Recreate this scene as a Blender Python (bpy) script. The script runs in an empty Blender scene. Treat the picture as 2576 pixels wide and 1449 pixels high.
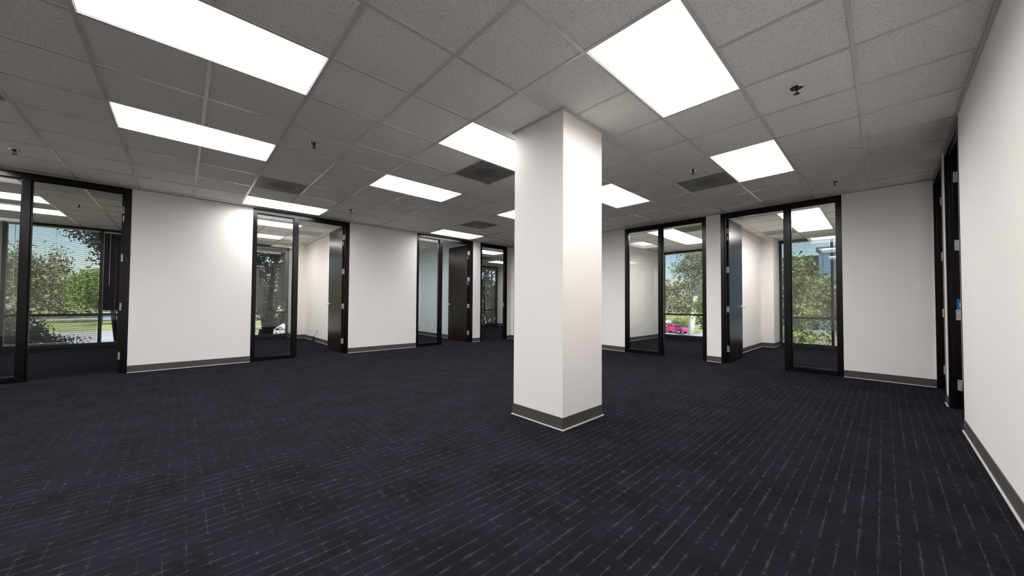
import bpy, bmesh, math, random
from mathutils import Vector, Matrix
import numpy as np

random.seed(7)
rng = np.random.default_rng(7)
SC = bpy.context.scene
COL = SC.collection
U = 0.6096                      # ceiling grid module, two feet
EYE = 1.0772                    # camera height above the carpet
H = 2.7496                      # ceiling height
GX, GY = 1.1862 * U, 4.1897 * U  # a crossing of the ceiling grid

# ------------------------------------------------------------------ camera
cam_d = bpy.data.cameras.new('camera')
cam = bpy.data.objects.new('camera', cam_d)
COL.objects.link(cam)
yaw, pitch, roll = 0.827112938, 0.022842742, 0.006501923
Fv = Vector((math.cos(yaw) * math.cos(pitch), math.sin(yaw) * math.cos(pitch), math.sin(pitch)))
Rv = Vector((math.sin(yaw), -math.cos(yaw), 0))
Uv = Rv.cross(Fv)
R2 = Rv * math.cos(roll) + Uv * math.sin(roll)
U2 = -Rv * math.sin(roll) + Uv * math.cos(roll)
M = Matrix((R2, U2, -Fv)).transposed().to_4x4()
M.translation = Vector((0, 0, EYE))
cam.matrix_world = M
cam_d.sensor_width = 36
cam_d.lens = 880.6265 / 2576 * 36
cam_d.shift_x = 20.88 / 2576
cam_d.shift_y = 16.72 / 2576
cam_d.clip_start = 0.05
cam_d.clip_end = 600
SC.camera = cam

# ------------------------------------------------------------------ light and exposure
LAMP = 19.0                     # radiance of the troffer lenses
SC.view_settings.view_transform = 'Standard'
SC.view_settings.look = 'None'
SC.view_settings.gamma = 1
SC.view_settings.use_curve_mapping = False
SC.view_settings.exposure = 0.06
SC.cycles.max_bounces = 10
SC.cycles.diffuse_bounces = 6
SC.cycles.transparent_max_bounces = 24
SC.cycles.caustics_reflective = False
SC.cycles.caustics_refractive = False
SC.cycles.sample_clamp_indirect = 6
SC.cycles.use_denoising = True

world = bpy.data.worlds.new('sky')
SC.world = world
world.use_nodes = True
wn = world.node_tree
wn.nodes.clear()
sky = wn.nodes.new('ShaderNodeTexSky')
sky.sky_type = 'NISHITA'
sky.sun_disc = False
sky.sun_elevation = math.radians(48)
sky.sun_rotation = math.radians(215)
bgn = wn.nodes.new('ShaderNodeBackground')
bgn.inputs['Strength'].default_value = 0.36
won = wn.nodes.new('ShaderNodeOutputWorld')
wn.links.new(sky.outputs[0], bgn.inputs['Color'])
wn.links.new(bgn.outputs[0], won.inputs['Surface'])

sun_d = bpy.data.lights.new('sun', 'SUN')
sun_d.energy = 11.0
sun_d.angle = math.radians(0.6)
sun_d.color = (1.0, 0.95, 0.86)
sun = bpy.data.objects.new('sun', sun_d)
COL.objects.link(sun)
sdir = Vector((0.45, 0.55, -0.65))
sun.rotation_euler = sdir.to_track_quat('-Z', 'Y').to_euler()


# ------------------------------------------------------------------ materials
def new_mat(name, color=(0.8, 0.8, 0.8), rough=0.5, metal=0.0, spec=0.5, emit=None, strength=0.0):
    m = bpy.data.materials.new(name)
    m.use_nodes = True
    b = m.node_tree.nodes['Principled BSDF']
    b.inputs['Base Color'].default_value = (*color, 1)
    b.inputs['Roughness'].default_value = rough
    b.inputs['Metallic'].default_value = metal
    b.inputs['Specular IOR Level'].default_value = spec
    if emit:
        b.inputs['Emission Color'].default_value = (*emit, 1)
        b.inputs['Emission Strength'].default_value = strength
    return m


class NT:
    """small helper to write node maths"""
    def __init__(self, m):
        self.t = m.node_tree
        self.b = self.t.nodes['Principled BSDF']

    def n(self, kind, **kw):
        nd = self.t.nodes.new(kind)
        for k, v in kw.items():
            setattr(nd, k, v)
        return nd

    def link(self, a, b):
        self.t.links.new(a, b)

    def put(self, sock, v):
        if isinstance(v, (int, float)):
            sock.default_value = v
        elif isinstance(v, tuple):
            sock.default_value = v if len(v) == len(sock.default_value) else (*v, 1)
        else:
            self.link(v, sock)

    def math(self, op, a, b=0.0, c=0.0):
        nd = self.n('ShaderNodeMath', operation=op)
        self.put(nd.inputs[0], a)
        self.put(nd.inputs[1], b)
        self.put(nd.inputs[2], c)
        return nd.outputs[0]

    def pos(self):
        g = self.n('ShaderNodeNewGeometry')
        s = self.n('ShaderNodeSeparateXYZ')
        self.link(g.outputs['Position'], s.inputs[0])
        return g.outputs['Position'], s.outputs[0], s.outputs[1], s.outputs[2]

    def vec(self, x, y, z=0.0):
        c = self.n('ShaderNodeCombineXYZ')
        for i, v in enumerate((x, y, z)):
            self.put(c.inputs[i], v)
        return c.outputs[0]

    def noise(self, vec, scale, detail=2.0, rough=0.5):
        nd = self.n('ShaderNodeTexNoise')
        self.put(nd.inputs['Vector'], vec)
        nd.inputs['Scale'].default_value = scale
        nd.inputs['Detail'].default_value = detail
        nd.inputs['Roughness'].default_value = rough
        return nd.outputs['Fac']

    def ramp(self, f, lo, hi):
        nd = self.n('ShaderNodeMapRange')
        nd.clamp = True
        self.put(nd.inputs['Value'], f)
        nd.inputs['From Min'].default_value = lo
        nd.inputs['From Max'].default_value = hi
        return nd.outputs[0]

    def mix(self, f, a, b):
        nd = self.n('ShaderNodeMix', data_type='RGBA')
        self.put(nd.inputs['Factor'], f)
        self.put(nd.inputs['A'] if False else nd.inputs[6], a)
        self.put(nd.inputs[7], b)
        return nd.outputs[2]

    def bump(self, h, strength, dist=0.01):
        nd = self.n('ShaderNodeBump')
        nd.inputs['Strength'].default_value = strength
        nd.inputs['Distance'].default_value = dist
        self.link(h, nd.inputs['Height'])
        self.link(nd.outputs[0], self.b.inputs['Normal'])


def wall_mat(name, color):
    m = new_mat(name, color, 0.62, spec=0.25)
    t = NT(m)
    p, x, y, z = t.pos()
    n1 = t.noise(p, 1.1, 3)
    col = t.mix(t.ramp(n1, 0.3, 0.7), tuple(c * 0.985 for c in color), color)
    t.link(col, t.b.inputs['Base Color'])
    t.bump(t.noise(p, 160, 2), 0.05, 0.002)
    return m


MW = wall_mat('warm white wall paint', (0.865, 0.832, 0.812))
MBLUE = wall_mat('pale blue wall paint', (0.58, 0.665, 0.715))

# carpet: dark navy loop pile with broken pale dashes on a plaid
MC = new_mat('navy plaid carpet', (0.02, 0.02, 0.03), 1.0, spec=0.0)
t = NT(MC)
p, x, y, z = t.pos()


def dashes(a, b, pitch_, half, amp, freq, thr):
    """thin broken lines: a runs across the lines, b along them"""
    k = t.math('DIVIDE', a, pitch_)
    row = t.math('FLOOR', k)
    fr = t.math('ABSOLUTE', t.math('SUBTRACT', t.math('SUBTRACT', k, row), 0.5))
    wob = t.noise(t.vec(t.math('MULTIPLY', b, 1.0), t.math('MULTIPLY', row, 7.31), 3.0), freq, 2.0, 0.6)
    line = t.math('SUBTRACT', 1.0, t.ramp(fr, half * 0.5, half))
    brk = t.ramp(wob, thr, thr + 0.06)
    return t.math('MULTIPLY', t.math('MULTIPLY', line, brk), amp)


def band(a, pitch_, half):
    k = t.math('DIVIDE', a, pitch_)
    fr = t.math('ABSOLUTE', t.math('SUBTRACT', t.math('FRACT', k), 0.5))
    return t.math('SUBTRACT', 1.0, t.ramp(fr, 0.02, half))


patch = t.noise(p, 3.0, 3.0, 0.6)
fine = t.noise(p, 420, 1.0)
speck = t.ramp(fine, 0.46, 0.60)
wob = t.math('MULTIPLY', t.math('SUBTRACT', t.noise(p, 45, 1.0), 0.5), 0.007)
yy_ = t.math('ADD', y, wob)
xx_ = t.math('ADD', x, wob)
PX_, PY_ = 0.074, 0.062
d1 = dashes(yy_, x, PY_, 0.042, 0.85, 7.0, 0.46)
d2 = dashes(xx_, y, PX_, 0.042, 0.65, 8.0, 0.49)
regional = t.ramp(t.noise(p, 1.2, 2.0), 0.36, 0.64)
reg2 = t.math('ADD', t.math('MULTIPLY', regional, 0.85), 0.15)
d2 = t.math('MULTIPLY', d2, reg2)
# fuzzy dotted halo along the rows, and small stars where the lines cross
bx, by = band(xx_, PX_, 0.17), band(yy_, PY_, 0.18)
halo = t.math('MULTIPLY', t.math('MULTIPLY', by, t.ramp(t.noise(p, 16, 2.0), 0.50, 0.64)), t.math('MULTIPLY', speck, 0.55))
star = t.math('MULTIPLY', t.math('MULTIPLY', bx, by), t.math('MULTIPLY', t.ramp(t.noise(p, 22, 1.0), 0.50, 0.62), t.math('ADD', t.math('MULTIPLY', speck, 0.9), 0.1)))
dd = t.math('ADD', t.math('ADD', d1, d2), 0.0)
dd = t.math('MULTIPLY', dd, t.math('ADD', t.math('MULTIPLY', speck, 0.75), 0.25))
dd = t.math('MINIMUM', t.math('ADD', t.math('ADD', dd, halo), star), 1.0)
loops = t.math('MULTIPLY', t.math('ADD', t.math('SINE', t.math('MULTIPLY', y, 900.0)), 1.0), 0.5)
base = t.mix(t.ramp(patch, 0.36, 0.66), (0.0072, 0.0070, 0.0085), (0.0122, 0.0118, 0.0185))
base = t.mix(t.math('MULTIPLY', speck, 0.25), base, (0.030, 0.029, 0.038))
base = t.mix(t.math('MULTIPLY', loops, 0.30), base, (0.0045, 0.0045, 0.006))
col = t.mix(dd, base, (0.059, 0.0575, 0.072))
t.b.inputs['Sheen Weight'].default_value = 0.012
t.b.inputs['Sheen Roughness'].default_value = 0.45
t.link(col, t.b.inputs['Base Color'])
t.bump(t.noise(p, 260, 2.0), 0.5, 0.004)

# ceiling tile: pale mineral fibre with dark fissures
MT = new_mat('fissured mineral ceiling tile', (0.6, 0.59, 0.575), 0.9, spec=0.1)
t = NT(MT)
p, x, y, z = t.pos()
ix = t.math('FLOOR', t.math('DIVIDE', t.math('SUBTRACT', x, GX), U))
iy = t.math('FLOOR', t.math('DIVIDE', t.math('SUBTRACT', y, GY), U))
wn_ = t.n('ShaderNodeTexWhiteNoise', noise_dimensions='2D')
t.link(t.vec(ix, iy), wn_.inputs['Vector'])
tone = wn_.outputs['Value']
vor = t.n('ShaderNodeTexVoronoi', feature='F1')
warp = t.n('ShaderNodeTexNoise')
t.link(p, warp.inputs['Vector'])
warp.inputs['Scale'].default_value = 120
va = t.n('ShaderNodeVectorMath', operation='MULTIPLY_ADD')
t.link(warp.outputs['Color'], va.inputs[0])
va.inputs[1].default_value = (0.006, 0.006, 0)
t.link(p, va.inputs[2])
t.link(va.outputs[0], vor.inputs['Vector'])
vor.inputs['Scale'].default_value = 150
hole = t.math('SUBTRACT', 1.0, t.ramp(vor.outputs['Distance'], 0.20, 0.36))
keep = t.ramp(t.noise(p, 80, 1.0), 0.44, 0.54)
hole = t.math('MULTIPLY', hole, keep)
basec = t.mix(tone, (0.83, 0.81, 0.785), (0.88, 0.86, 0.83))
col = t.mix(t.math('MULTIPLY', hole, 0.85), basec, (0.20, 0.185, 0.17))
t.link(col, t.b.inputs['Base Color'])
t.bump(t.math('SUBTRACT', 1.0, hole), 0.3, 0.002)

MTEE = new_mat('painted steel ceiling grid', (0.62, 0.61, 0.59), 0.26, spec=0.6)
MBLACK = new_mat('black satin metal frame', (0.0032, 0.0028, 0.0028), 0.24, spec=0.28)
MBRONZE = new_mat('dark bronze window frame', (0.022, 0.018, 0.016), 0.38, spec=0.3)
MBASE = new_mat('charcoal rubber base', (0.062, 0.061, 0.057), 0.55, spec=0.3)
MTOE = new_mat('base toe highlight', (0.62, 0.59, 0.58), 0.5)  # light caught by the cove lip, painted as a pale colour
MSTEEL = new_mat('brushed steel', (0.62, 0.61, 0.60), 0.32, metal=1.0)
MPLATE = new_mat('satin nickel hinge plate', (0.55, 0.545, 0.54), 0.45, metal=0.55)
MCHROME = new_mat('polished chrome', (0.75, 0.75, 0.76), 0.12, metal=1.0)
MDARKMET = new_mat('dark sprinkler metal', (0.05, 0.05, 0.055), 0.3, metal=0.8)
MLENS = new_mat('lit acrylic lens', (0.9, 0.9, 0.9), 0.5, emit=(1.0, 0.985, 0.965), strength=LAMP)
MLENSO = new_mat('lit acrylic office lens', (0.9, 0.9, 0.9), 0.5, emit=(1.0, 0.98, 0.95), strength=LAMP * 0.85)
MHOUSE = new_mat('white enamel troffer housing', (0.86, 0.86, 0.86), 0.45)
MPLASTIC = new_mat('white plastic cover plate', (0.82, 0.81, 0.79), 0.35)
MSLOT = new_mat('dark socket slot', (0.03, 0.03, 0.03), 0.6)
MCABLE = new_mat('black cable', (0.012, 0.012, 0.013), 0.45)
MTAPE = new_mat('blue sticker', (0.005, 0.13, 0.46), 0.45)
MLABEL = new_mat('pale sticker text block', (0.42, 0.62, 0.62), 0.5)
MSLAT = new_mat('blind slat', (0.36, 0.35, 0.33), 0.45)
MSLATDK = new_mat('unlit closed blind slat', (0.016, 0.013, 0.013), 0.6)  # dark brown slats, their unlit side also put into the colour
MRAIL = new_mat('blind rail', (0.60, 0.585, 0.56), 0.4)
MCORD = new_mat('blind cord', (0.55, 0.52, 0.48), 0.6)
MCONC = new_mat('facade concrete', (0.30, 0.28, 0.26), 0.85)

# perforated diffuser face
MPERF = new_mat('perforated grey diffuser', (0.07, 0.068, 0.066), 0.5, metal=0.2)
t = NT(MPERF)
p, x, y, z = t.pos()
v = t.n('ShaderNodeTexVoronoi', feature='F1')
v.inputs['Randomness'].default_value = 0.0
v.inputs['Scale'].default_value = 120
t.link(p, v.inputs['Vector'])
pm = t.ramp(v.outputs['Distance'], 0.30, 0.38)
t.link(t.mix(pm, (0.025, 0.024, 0.023), (0.25, 0.24, 0.23)), t.b.inputs['Base Color'])
MPERFL = new_mat('perforated pale diffuser', (0.30, 0.29, 0.28), 0.5)

# espresso wood veneer
MWOOD = new_mat('espresso wood veneer', (0.02, 0.014, 0.013), 0.26, spec=0.30)
t = NT(MWOOD)
p, x, y, z = t.pos()
gr = t.noise(t.vec(t.math('MULTIPLY', x, 28.0), t.math('MULTIPLY', y, 28.0), t.math('MULTIPLY', z, 0.9)), 1.0, 4.0, 0.6)
t.link(t.mix(t.ramp(gr, 0.3, 0.7), (0.0065, 0.0036, 0.0034), (0.0170, 0.0090, 0.0080)), t.b.inputs['Base Color'])
t.link(t.math('ADD', t.math('MULTIPLY', gr, 0.10), 0.20), t.b.inputs['Roughness'])


def glass_mat(name, tint, refl):
    m = bpy.data.materials.new(name)
    m.use_nodes = True
    n = m.node_tree
    n.nodes.clear()
    tr = n.nodes.new('ShaderNodeBsdfTransparent')
    tr.inputs[0].default_value = (*tint, 1)
    gl = n.nodes.new('ShaderNodeBsdfGlossy')
    gl.inputs['Roughness'].default_value = 0.0
    gl.inputs['Color'].default_value = (refl, refl, refl, 1)
    fr = n.nodes.new('ShaderNodeFresnel')
    fr.inputs[0].default_value = 1.5
    mx = n.nodes.new('ShaderNodeMixShader')
    o = n.nodes.new('ShaderNodeOutputMaterial')
    n.links.new(fr.outputs[0], mx.inputs[0])
    n.links.new(tr.outputs[0], mx.inputs[1])
    n.links.new(gl.outputs[0], mx.inputs[2])
    n.links.new(mx.outputs[0], o.inputs[0])
    return m


MGLASS = glass_mat('clear partition glass', (0.965, 0.98, 0.97), 1.0)
MWGLASS = glass_mat('tinted window glass', (0.84, 0.87, 0.87), 1.0)


# ------------------------------------------------------------------ mesh helpers
class MB:
    """collects boxes, tubes and quads; world or local coordinates through f"""
    def __init__(self, f=None):
        self.v, self.q, self.mi, self.f = [], [], [], f or (lambda a, b, c: (a, b, c))
        self.k = 0

    def box(self, a0, a1, b0, b1, c0, c1):
        n = len(self.v)
        for c in (c0, c1):
            for a, b in ((a0, b0), (a1, b0), (a1, b1), (a0, b1)):
                self.v.append(self.f(a, b, c))
        for q in ((0, 3, 2, 1), (4, 5, 6, 7), (0, 1, 5, 4), (1, 2, 6, 5), (2, 3, 7, 6), (3, 0, 4, 7)):
            self.q.append(tuple(n + i for i in q))
            self.mi.append(self.k)
        return self

    def tube(self, pts, r, seg=10, r1=None):
        pts = [Vector(self.f(*p_)) for p_ in pts]
        r1 = r if r1 is None else r1
        n0 = len(self.v)
        N = len(pts)
        up = Vector((0, 0, 1))
        for i, P in enumerate(pts):
            d = (pts[min(i + 1, N - 1)] - pts[max(i - 1, 0)]).normalized()
            a = up if abs(d.z) < 0.95 else Vector((1, 0, 0))
            s = d.cross(a).normalized()
            w = s.cross(d)
            rr = r + (r1 - r) * i / max(1, N - 1)
            for j in range(seg):
                th = 2 * math.pi * j / seg
                self.v.append(tuple(P + s * math.cos(th) * rr + w * math.sin(th) * rr))
        for i in range(N - 1):
            for j in range(seg):
                a = n0 + i * seg + j
                b = n0 + i * seg + (j + 1) % seg
                self.q.append((a, b, b + seg, a + seg))
                self.mi.append(self.k)
        self.q.append(tuple(n0 + j for j in reversed(range(seg))))
        self.q.append(tuple(n0 + (N - 1) * seg + j for j in range(seg)))
        self.mi += [self.k, self.k]
        return self

    def lathe(self, prof, seg=24):
        """prof: (r, z) list about the local z axis"""
        n0 = len(self.v)
        for r, z_ in prof:
            for j in range(seg):
                th = 2 * math.pi * j / seg
                self.v.append(self.f(r * math.cos(th), r * math.sin(th), z_))
        for i in range(len(prof) - 1):
            for j in range(seg):
                a = n0 + i * seg + j
                b = n0 + i * seg + (j + 1) % seg
                self.q.append((a, b, b + seg, a + seg))
                self.mi.append(self.k)
        self.q.append(tuple(n0 + j for j in reversed(range(seg))))
        self.q.append(tuple(n0 + (len(prof) - 1) * seg + j for j in range(seg)))
        self.mi += [self.k, self.k]
        return self

    def quad(self, *pts):
        n = len(self.v)
        self.v += [self.f(*p_) for p_ in pts]
        self.q.append(tuple(range(n, n + len(pts))))
        self.mi.append(self.k)
        return self

    def build(self, name, mats, parent=None, bevel=0.0, smooth=False, loc=None, recalc=True):
        me = bpy.data.meshes.new(name)
        off = Vector(loc) if loc is not None else Vector((0, 0, 0))
        me.from_pydata([tuple(Vector(a) - off) for a in self.v], [], self.q)
        for m in (mats if isinstance(mats, (list, tuple)) else [mats]):
            me.materials.append(m)
        me.polygons.foreach_set('material_index', self.mi)
        if recalc:
            bm = bmesh.new()
            bm.from_mesh(me)
            bmesh.ops.recalc_face_normals(bm, faces=bm.faces)
            bm.to_mesh(me)
            bm.free()
        if smooth:
            me.polygons.foreach_set('use_smooth', [True] * len(me.polygons))
        me.update()
        o = bpy.data.objects.new(name, me)
        COL.objects.link(o)
        o.location = off
        if bevel:
            b = o.modifiers.new('edge', 'BEVEL')
            b.width = bevel
            b.segments = 2
            b.limit_method = 'ANGLE'
        if parent:
            adopt(o, parent)
        return o


def adopt(o, parent):
    """parent o, whose mesh is in world coordinates, without moving it"""
    p_ = parent
    inv = Matrix.Identity(4)
    chain = []
    while p_:
        chain.append(p_)
        p_ = p_.parent
    Mw = Matrix.Identity(4)
    for q in reversed(chain):
        Mw = Mw @ q.matrix_parent_inverse @ Matrix.LocRotScale(q.location, q.rotation_euler, q.scale)
    o.parent = parent
    o.matrix_parent_inverse = Mw.inverted()


def tag(o, label, cat=None, group=None, kind=None):
    o['label'] = label
    if cat:
        o['category'] = cat
    if group:
        o['group'] = group
    if kind:
        o['kind'] = kind
    return o


def empty(name, loc, label, cat, group=None, kind=None):
    e = bpy.data.objects.new(name, None)
    COL.objects.link(e)
    e.location = loc
    e.empty_display_size = 0.2
    return tag(e, label, cat, group, kind)


def copy_tree(o, parent=None):
    c = o.copy()
    COL.objects.link(c)
    if parent:
        c.parent = parent
    for ch in list(o.children):
        copy_tree(ch, c)
    return c


# plan coordinates in modules
YL, XR, YN = 12.471, 11.998, -0.746
TW = 0.17                        # wall thickness in modules
YW, XW = 20.40, 19.10            # inside faces of the two facades
XM, YS = -8.0, -6.0


def um(*a):
    return tuple(q * U for q in a)


# ------------------------------------------------------------------ floor, ceiling, walls
mb = MB()
mb.box(XM * U - .1, XW * U + .12, YS * U - .1, YW * U + .12, -0.05, 0.0)
tag(mb.build('floor', MC), 'dark navy carpet with a pale broken plaid', 'floor', kind='structure')

main_lights = [(-2, 0), (-2, 3), (0, 7), (2, -3), (2, 0), (2, 3), (6, -3), (6, 0), (6, 3), (6, 7), (-6, 7), (-2, -3), (-6, 0), (-6, 3), (-6, -3)]
office_lights = [(-6, 11), (-6, 13), (0, 10), (0, 13), (4, 10), (4, 13), (10, 10), (14, 13), (12, 6), (12, 1), (14, 1), (12, -3), (14, -3), (5, -8), (10, -8)]
vents = [(0, 5), (3, 1), (7, -2), (6, 5), (-4, 3), (2, 11), (12, 12), (12, 0), (15, -2)]
taken = set()
for i, j in main_lights + office_lights:
    taken |= {(i, j), (i + 1, j)}
taken |= set(vents)

mb = MB()
tees = MB()
i0, i1 = math.floor(XM - 1.19) - 1, math.ceil(XW - 1.19)
j0, j1 = math.floor(YS - 4.19) - 1, math.ceil(YW - 4.19)
x_lo, x_hi, y_lo, y_hi = XM * U - .05, XW * U + .1, YS * U - .05, YW * U + .1
for i in range(i0, i1 + 1):
    for j in range(j0, j1 + 1):
        if (i, j) in taken:
            continue
        a0, a1 = max(GX + i * U, x_lo), min(GX + (i + 1) * U, x_hi)
        b0, b1 = max(GY + j * U, y_lo), min(GY + (j + 1) * U, y_hi)
        if a1 <= a0 or b1 <= b0:
            continue
        mb.box(a0 + .004, a1 - .004, b0 + .004, b1 - .004, H + .004, H + .019)
tag(mb.build('ceiling', MT), 'grid ceiling of square speckled mineral tiles', 'ceiling', kind='structure')

hw = 0.012
for i in range(i0, i1 + 2):
    xx = GX + i * U
    if x_lo < xx < x_hi:
        y = y_lo
        cuts = sorted(GY + j * U for (a, j) in main_lights + office_lights if a + 1 == i)
        for cst in cuts:            # no tee through the middle of a light
            tees.box(xx - hw, xx + hw, y, cst, H - .002, H + .004)
            y = cst + U
        tees.box(xx - hw, xx + hw, y, y_hi, H - .002, H + .004)
for j in range(j0, j1 + 2):
    yy = GY + j * U
    if y_lo < yy < y_hi:
        tees.box(x_lo, x_hi, yy - hw, yy + hw, H - .0025, H + .0035)
tag(tees.build('trim_ceiling_grid', MTEE), 'pale metal tee grid holding the ceiling tiles', 'ceiling grid', kind='structure')

frames_left = [(-3.70, -0.945), (1.491, 4.226), (6.800, 9.585), (10.017, 11.680)]
frames_back = [(0.690, 3.340), (3.737, 6.457), (10.55, 12.30)]
frames_right = [(8.145, 9.865), (10.240, 11.960)]


def gaps(lo, hi, cuts):
    out, a = [], lo
    for c0, c1 in cuts:
        if c0 > a:
            out.append((a, c0))
        a = c1
    if a < hi:
        out.append((a, hi))
    return out


def wall(name, label, segs, mats=MW, bluef=None):
    mb = MB()
    for s in segs:
        mb.box(s[0] * U, s[1] * U, s[2] * U, s[3] * U, 0, H)
    o = mb.build(name, mats)
    if bluef:
        for pl in o.data.polygons:
            if bluef(pl):
                pl.material_index = 1
    return tag(o, label, 'wall', kind='structure')


wall('wall_left', 'long cream wall broken by the glazed office doors on the left',
     [(a, b, YL, YL + TW) for a, b in gaps(XM, XW, frames_left)])
wall('wall_back', 'cream wall right of the column holding two glazed office fronts',
     [(XR, XR + TW, a, b) for a, b in gaps(YN, YL, frames_back)])
wall('wall_right', 'pale grey wall running past the camera on the right edge',
     [(a, b, YN - TW, YN) for a, b in gaps(XM, XR + TW, frames_right)])
wall('wall_behind', 'cream end wall of the open office behind the camera', [(XM - .2, XM, YS, YW)])
wall('wall_south', 'cream wall of the rooms behind the right hand doors',
     [(XM, XW, YS - .2, YS), (3.8, 4.0, YS, YN - TW), (10.0, 10.14, YS, YN - TW)])
wall('wall_office_1', 'cream partition at the end of the corner office with closed blind', [(0.30, 0.50, YL + TW, YW), (-5.4, -4.56, 19.6, YW), (-7.2, -7.0, YL + TW, YW)])
wall('wall_office_2', 'cream office wall with two outlets behind the open dark door', [(4.42, 4.60, YL + TW, YW), (3.97, 4.42, 19.0, YW)])
wall('wall_office_3', 'pale blue office wall seen through the glass', [(9.70, 9.88, YL + TW, YW)], [MW, MBLUE], lambda pl: pl.normal.x < -0.9)
wall('wall_office_4', 'narrow cream pier beside the window of the far office', [(18.10, XW, 19.1, YW)])
wall('wall_office_5', 'white office wall seen through the sidelight right of the column', [(XR + TW, XW, 8.1, 8.3)])
wall('wall_office_6', 'cream office wall and pier behind the open door on the right', [(XR + TW, XW, 3.5, 3.70), (17.95, XW, 3.08, 3.5)])
wall('wall_office_7', 'cream wall closing the right office toward the camera side', [(XR + TW, XW, YN - TW, YN)])

# column
CX0, CX1, CY0, CY1 = 3.9185 * U, 4.915 * U, 3.039 * U, 4.013 * U
colm = MB().box(CX0, CX1, CY0, CY1, 0, H)
colo = colm.build('column', MW, bevel=0.002)
tag(colo, 'white square column standing alone in the carpeted floor', 'column', kind='structure')


# ------------------------------------------------------------------ baseboards and ceiling angles
BH, BT = 0.105, 0.006


def base(name, label, runs):
    """runs: (x0, y0, x1, y1, nx, ny) in modules; n is the side the base stands on"""
    b, toe = MB(), MB()
    for x0, y0, x1, y1, nx, ny in runs:
        x0, y0, x1, y1 = um(x0, y0, x1, y1)
        for m_, th, z0, z1 in ((b, BT, 0.0, BH), (toe, 0.015, 0.0, 0.009)):
            o0 = 0 if m_ is b else BT
            if nx:
                a, c = sorted((x0 + nx * o0, x0 + nx * th))
                e0, e1 = sorted((y0, y1))
                m_.box(a, c, e0 - (th if m_ is toe else 0) * 0, e1, z0, z1)
            else:
                a, c = sorted((y0 + ny * o0, y0 + ny * th))
                e0, e1 = sorted((x0, x1))
                m_.box(e0, e1, a, c, z0, z1)
    o = b.build(name, MBASE)
    tag(o, label, 'baseboard', kind='structure')
    tt = toe.build('toe_strip', MTOE, o)
    tt['label'] = 'pale toe edge along the carpet, a painted highlight'
    return o


base('baseboard_left', 'charcoal rubber base along the long cream wall',
     [(a, YL, b, YL, 0, -1) for a, b in gaps(XM, XR, frames_left)])
base('baseboard_back', 'charcoal rubber base along the wall right of the column',
     [(XR, a, XR, b, -1, 0) for a, b in gaps(YN, YL, frames_back)])
base('baseboard_right', 'charcoal rubber base along the pale wall at the right edge',
     [(a, YN, b, YN, 0, 1) for a, b in gaps(XM, XR, frames_right)])
base('baseboard_office_1', 'charcoal base around the office with the black adapter',
     [(4.42, YL + TW, 4.42, 19.0, -1, 0), (3.97, 19.0, 4.42, 19.0, 0, -1), (3.97, 19.0, 3.97, YW, -1, 0), (0.5, YL + TW, 0.5, YW, 1, 0), (0.3, YL + TW, 0.3, YW, -1, 0)])
base('baseboard_office_2', 'charcoal base under the pale blue wall', [(9.70, YL + TW, 9.70, YW, -1, 0)])
base('baseboard_office_3', 'charcoal base under the pier of the far office', [(18.10, 19.1, XW, 19.1, 0, -1), (18.10, 19.1, 18.10, YW, -1, 0), (9.88, YL + TW, 9.88, YW, 1, 0)])
base('baseboard_office_4', 'charcoal base under the white wall behind the sidelight', [(XR + TW, 8.1, XW, 8.1, 0, -1), (XR + TW, 3.70, XW, 3.70, 0, 1)])
base('baseboard_office_5', 'charcoal base under the wall and pier of the right office',
     [(XR + TW, 3.5, 17.95, 3.5, 0, -1), (17.95, 3.08, 17.95, 3.5, -1, 0), (17.95, 3.08, XW, 3.08, 0, -1), (XR + TW, YN, XW, YN, 0, 1)])
# base round the column, mitred by overlapping shells
cb, ct = MB(), MB()
for m_, d, z0, z1 in ((cb, BT, 0, BH), (ct, 0.015, 0, 0.009)):
    di = 0 if m_ is cb else BT
    m_.box(CX0 - d, CX1 + d, CY0 - d, CY0 - di, z0, z1)
    m_.box(CX0 - d, CX1 + d, CY1 + di, CY1 + d, z0, z1)
    m_.box(CX0 - d, CX0 - di, CY0 - di, CY1 + di, z0, z1)
    m_.box(CX1 + di, CX1 + d, CY0 - di, CY1 + di, z0, z1)
cbo = cb.build('baseboard_column', MBASE)
tag(cbo, 'charcoal rubber base wrapped around the white column', 'baseboard', kind='structure')
ct.build('toe_strip', MTOE, cbo)['label'] = 'pale toe edge along the carpet, a painted highlight'

ang = MB()
AW = 0.022
for (x0, y0, x1, y1, nx, ny) in [(XM, YL, XR, YL, 0, -1), (XR, YN, XR, YL, -1, 0), (XM, YN, XR, YN, 0, 1),
                                 (4.42, YL + TW, 4.42, 19.0, -1, 0), (9.70, YL + TW, 9.70, YW, -1, 0), (XR + TW, 8.1, XW, 8.1, 0, -1),
                                 (XR + TW, 3.5, 17.95, 3.5, 0, -1), (0.5, YL + TW, 0.5, YW, 1, 0), (XM, YL + TW, XW, YL + TW, 0, 1), (XR + TW, YN, XR + TW, YL, 1, 0)]:
    x0, y0, x1, y1 = um(x0, y0, x1, y1)
    if nx:
        a, c = sorted((x0, x0 + nx * AW))
        ang.box(a, c, y0, y1, H - .008, H - .0025)
    else:
        a, c = sorted((y0, y0 + ny * AW))
        ang.box(x0, x1, a, c, H - .008, H - .0025)
ang.box(CX0 - AW, CX1 + AW, CY0 - AW, CY0, H - .008, H - .0025)
ang.box(CX0 - AW, CX1 + AW, CY1, CY1 + AW, H - .008, H - .0025)
ang.box(CX0 - AW, CX0, CY0, CY1, H - .008, H - .0025)
ang.box(CX1, CX1 + AW, CY0, CY1, H - .008, H - .0025)
tag(ang.build('trim_wall_angle', MTEE), 'pale metal angle where the ceiling meets the walls', 'trim', kind='structure')


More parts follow.
